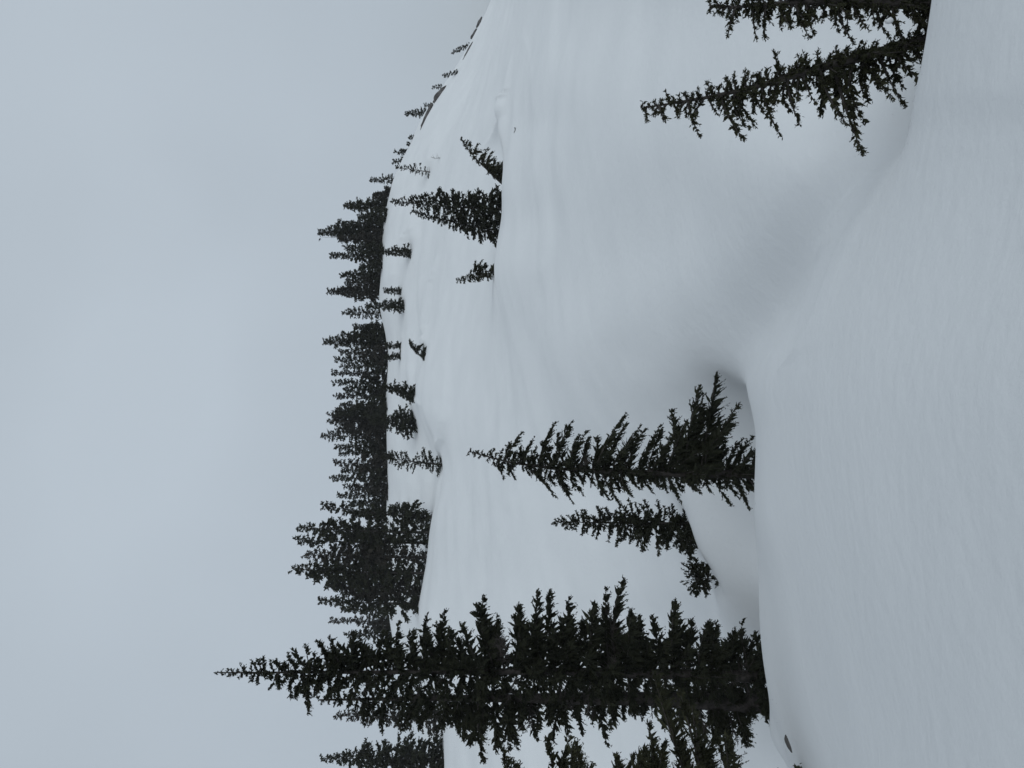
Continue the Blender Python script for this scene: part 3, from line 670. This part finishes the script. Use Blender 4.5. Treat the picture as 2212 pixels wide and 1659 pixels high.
# --- scraps of old snow caught on the young trees
def snow_clump(parent, Y, X, d, sx, sy, sz, seed):
    u = np.linspace(0, 2 * np.pi, 16, endpoint=False); v = np.linspace(0.1, np.pi - 0.1, 9)
    U, W = np.meshgrid(u, v, indexing='ij')
    k = 1 + 0.28 * value_noise(U * 1.4 + seed, W * 2 + 3, seed)
    P = np.stack([np.sin(W) * np.cos(U) * sx * k, np.sin(W) * np.sin(U) * sy * k, np.cos(W) * sz * k], -1)
    idx = np.arange(U.size).reshape(U.shape); nx = np.roll(idx, -1, 0)
    q = np.stack([idx[:, :-1], idx[:, 1:], nx[:, 1:], nx[:, :-1]], -1).reshape(-1, 4)
    c = pos(Y, X, d) - np.array(parent.location)
    link("snow_clump", make_mesh("snow_clump", P.reshape(-1, 3) + c, q, [SNOW]), parent)
snow_clump(YOUNG_B, 45, 1921, 6.25, 0.022, 0.04, 0.03, 43)

# ------------------------------------------------------------------ rocks
def rock(label, ends, thick, d=None, seed=0, name="rock", facing=0.6):
    rng = np.random.default_rng(seed)
    (Y0, X0), (Y1, X1) = ends
    Ym, Xm = (Y0 + Y1) / 2, (X0 + X1) / 2
    if d is None: d = find_d(Ym, Xm, 60)
    a, b = pos(Y0, X0, d), pos(Y1, X1, d)
    c = (a + b) / 2; ax = b - a; L = np.linalg.norm(ax); ax /= L
    th = thick * d / F
    nu, nv = 22, 14
    up = np.cross(ax, [0, 1, 0]); up /= np.linalg.norm(up); bk = np.cross(ax, up)
    u = np.linspace(0, 2 * np.pi, nu, endpoint=False); v = np.linspace(0.06, np.pi - 0.06, nv)
    U, Vv = np.meshgrid(u, v, indexing='ij')
    sq = lambda x: np.sign(x) * np.abs(x)**0.75
    X_ = -sq(np.cos(Vv)) * L / 2; Yv = sq(np.sin(Vv)) * np.cos(U) * th / 2; Z = sq(np.sin(Vv)) * np.sin(U) * th * facing
    P = c + X_[..., None] * ax + Yv[..., None] * up + Z[..., None] * bk
    k = 1 + 0.35 * value_noise(X_ / (th * .5) + seed * 3.1, U * 1.6 + 4, seed + 20) + 0.18 * value_noise(X_ / (th * .2), U * 4, seed + 21)
    P = c + (P - c) * 0.0 + X_[..., None] * ax + (Yv * k)[..., None] * up + (Z * k)[..., None] * bk
    idx = np.arange(nu * nv).reshape(nu, nv); nx = np.roll(idx, -1, 0)
    q = np.stack([idx[:, :-1], idx[:, 1:], nx[:, 1:], nx[:, :-1]], -1).reshape(-1, 4)
    caps = [[idx[i, 0], idx[i + 1, 0], idx[nu - 2 - i, 0], idx[nu - 1 - i, 0]] for i in range(nu // 2 - 1)]
    caps += [[idx[i, -1], idx[nu - 1 - i, -1], idx[nu - 2 - i, -1], idx[i + 1, -1]] for i in range(nu // 2 - 1)]
    o = link(name, make_mesh(name, P.reshape(-1, 3) - c, np.vstack([q, caps]), [ROCK], None, False), None, c)
    o["label"] = label; o["category"] = "rock"
    return o
rock("largest dark rock outcrop bared on the falling snow ridge", [(186, 966), (222, 936)], 13, seed=1)
rock("long thin dark rock band running down from the largest outcrop", [(222, 934), (284, 909)], 9, seed=2)
rock("narrow grey rock streak lowest on the falling ridge", [(36, 1041), (60, 1029)], 5, seed=3)
rock("dark sliver of rock between the lower ridge streaks", [(62, 1030), (84, 1017)], 6, seed=4)
rock("faint grey rock band just under the creeping dwarf conifer", [(90, 1022), (132, 1000)], 5, seed=5)
rock("small black rock showing in a snow hole by the big firs", [(1588, 1700), (1624, 1714)], 17, d=find_d(1606, 1706, 9.0), seed=6)

# ------------------------------------------------------------------ needles and bark flakes blown onto the snow
def build_litter():
    rng = np.random.default_rng(5)
    C, N = [], []
    for Y0, d0, sy, sd, n in [(885, 16.6, 45, 0.7, 150), (1020, 14.6, 110, 1.1, 60), (1480, 15.4, 140, 1.2, 90), (1600, 15.2, 50, 0.8, 60), (150, 5.9, 90, 0.4, 26), (250, 7.6, 60, 0.6, 40), (1170, 19.6, 60, 0.8, 60)]:
        for _ in range(n):
            Y = Y0 + rng.normal() * sy; d = max(3.5, d0 + rng.normal() * sd)
            p = np.array([(1659 - Y - CP) / F * d, d, ground(Y, d) + 0.006])
            a = rng.uniform(0, 6.28); l = rng.uniform(0.006, 0.020) * min(1.0, d / 12)
            C.append(p); N.append((math.cos(a) * l, math.sin(a) * l, rng.uniform(0.0, 0.006)))
    C = np.array(C); D_ = np.array(N); l = np.linalg.norm(D_, axis=1)
    V, Q = sprigs(rng, C, D_ / l[:, None], l, 0.2)
    o = link("needle_litter", make_mesh("needle_litter", V, Q, [DEADWOOD], None, False)); o["kind"] = "stuff"
    o["label"] = "dark needles and bark flakes scattered on the snow under the near trees"; o["category"] = "litter"
build_litter()

# ------------------------------------------------------------------ thin mountain mist
def build_haze():
    m = bpy.data.materials.new("haze"); m.use_nodes = True
    n = m.node_tree; n.nodes.clear()
    out = n.nodes.new("ShaderNodeOutputMaterial"); v = n.nodes.new("ShaderNodeVolumePrincipled")
    v.inputs['Color'].default_value = (0.93, 0.95, 0.97, 1); v.inputs['Density'].default_value = 0.00032
    n.links.new(v.outputs['Volume'], out.inputs['Volume'])
    R = 9300.0; z0, z1 = -75.0, 34.0
    V = [(x, y, z) for z in (z0, z1) for x, y in ((-R * 2, -R * 2), (R * 2, -R * 2), (R * 2, R * 2), (-R * 2, R * 2))]
    Q = [(3, 2, 1, 0), (4, 5, 6, 7), (0, 1, 5, 4), (1, 2, 6, 5), (2, 3, 7, 6), (3, 0, 4, 7)]
    o = link("haze", make_mesh("haze", V, Q, [m], None, False)); o["kind"] = "stuff"
build_haze()
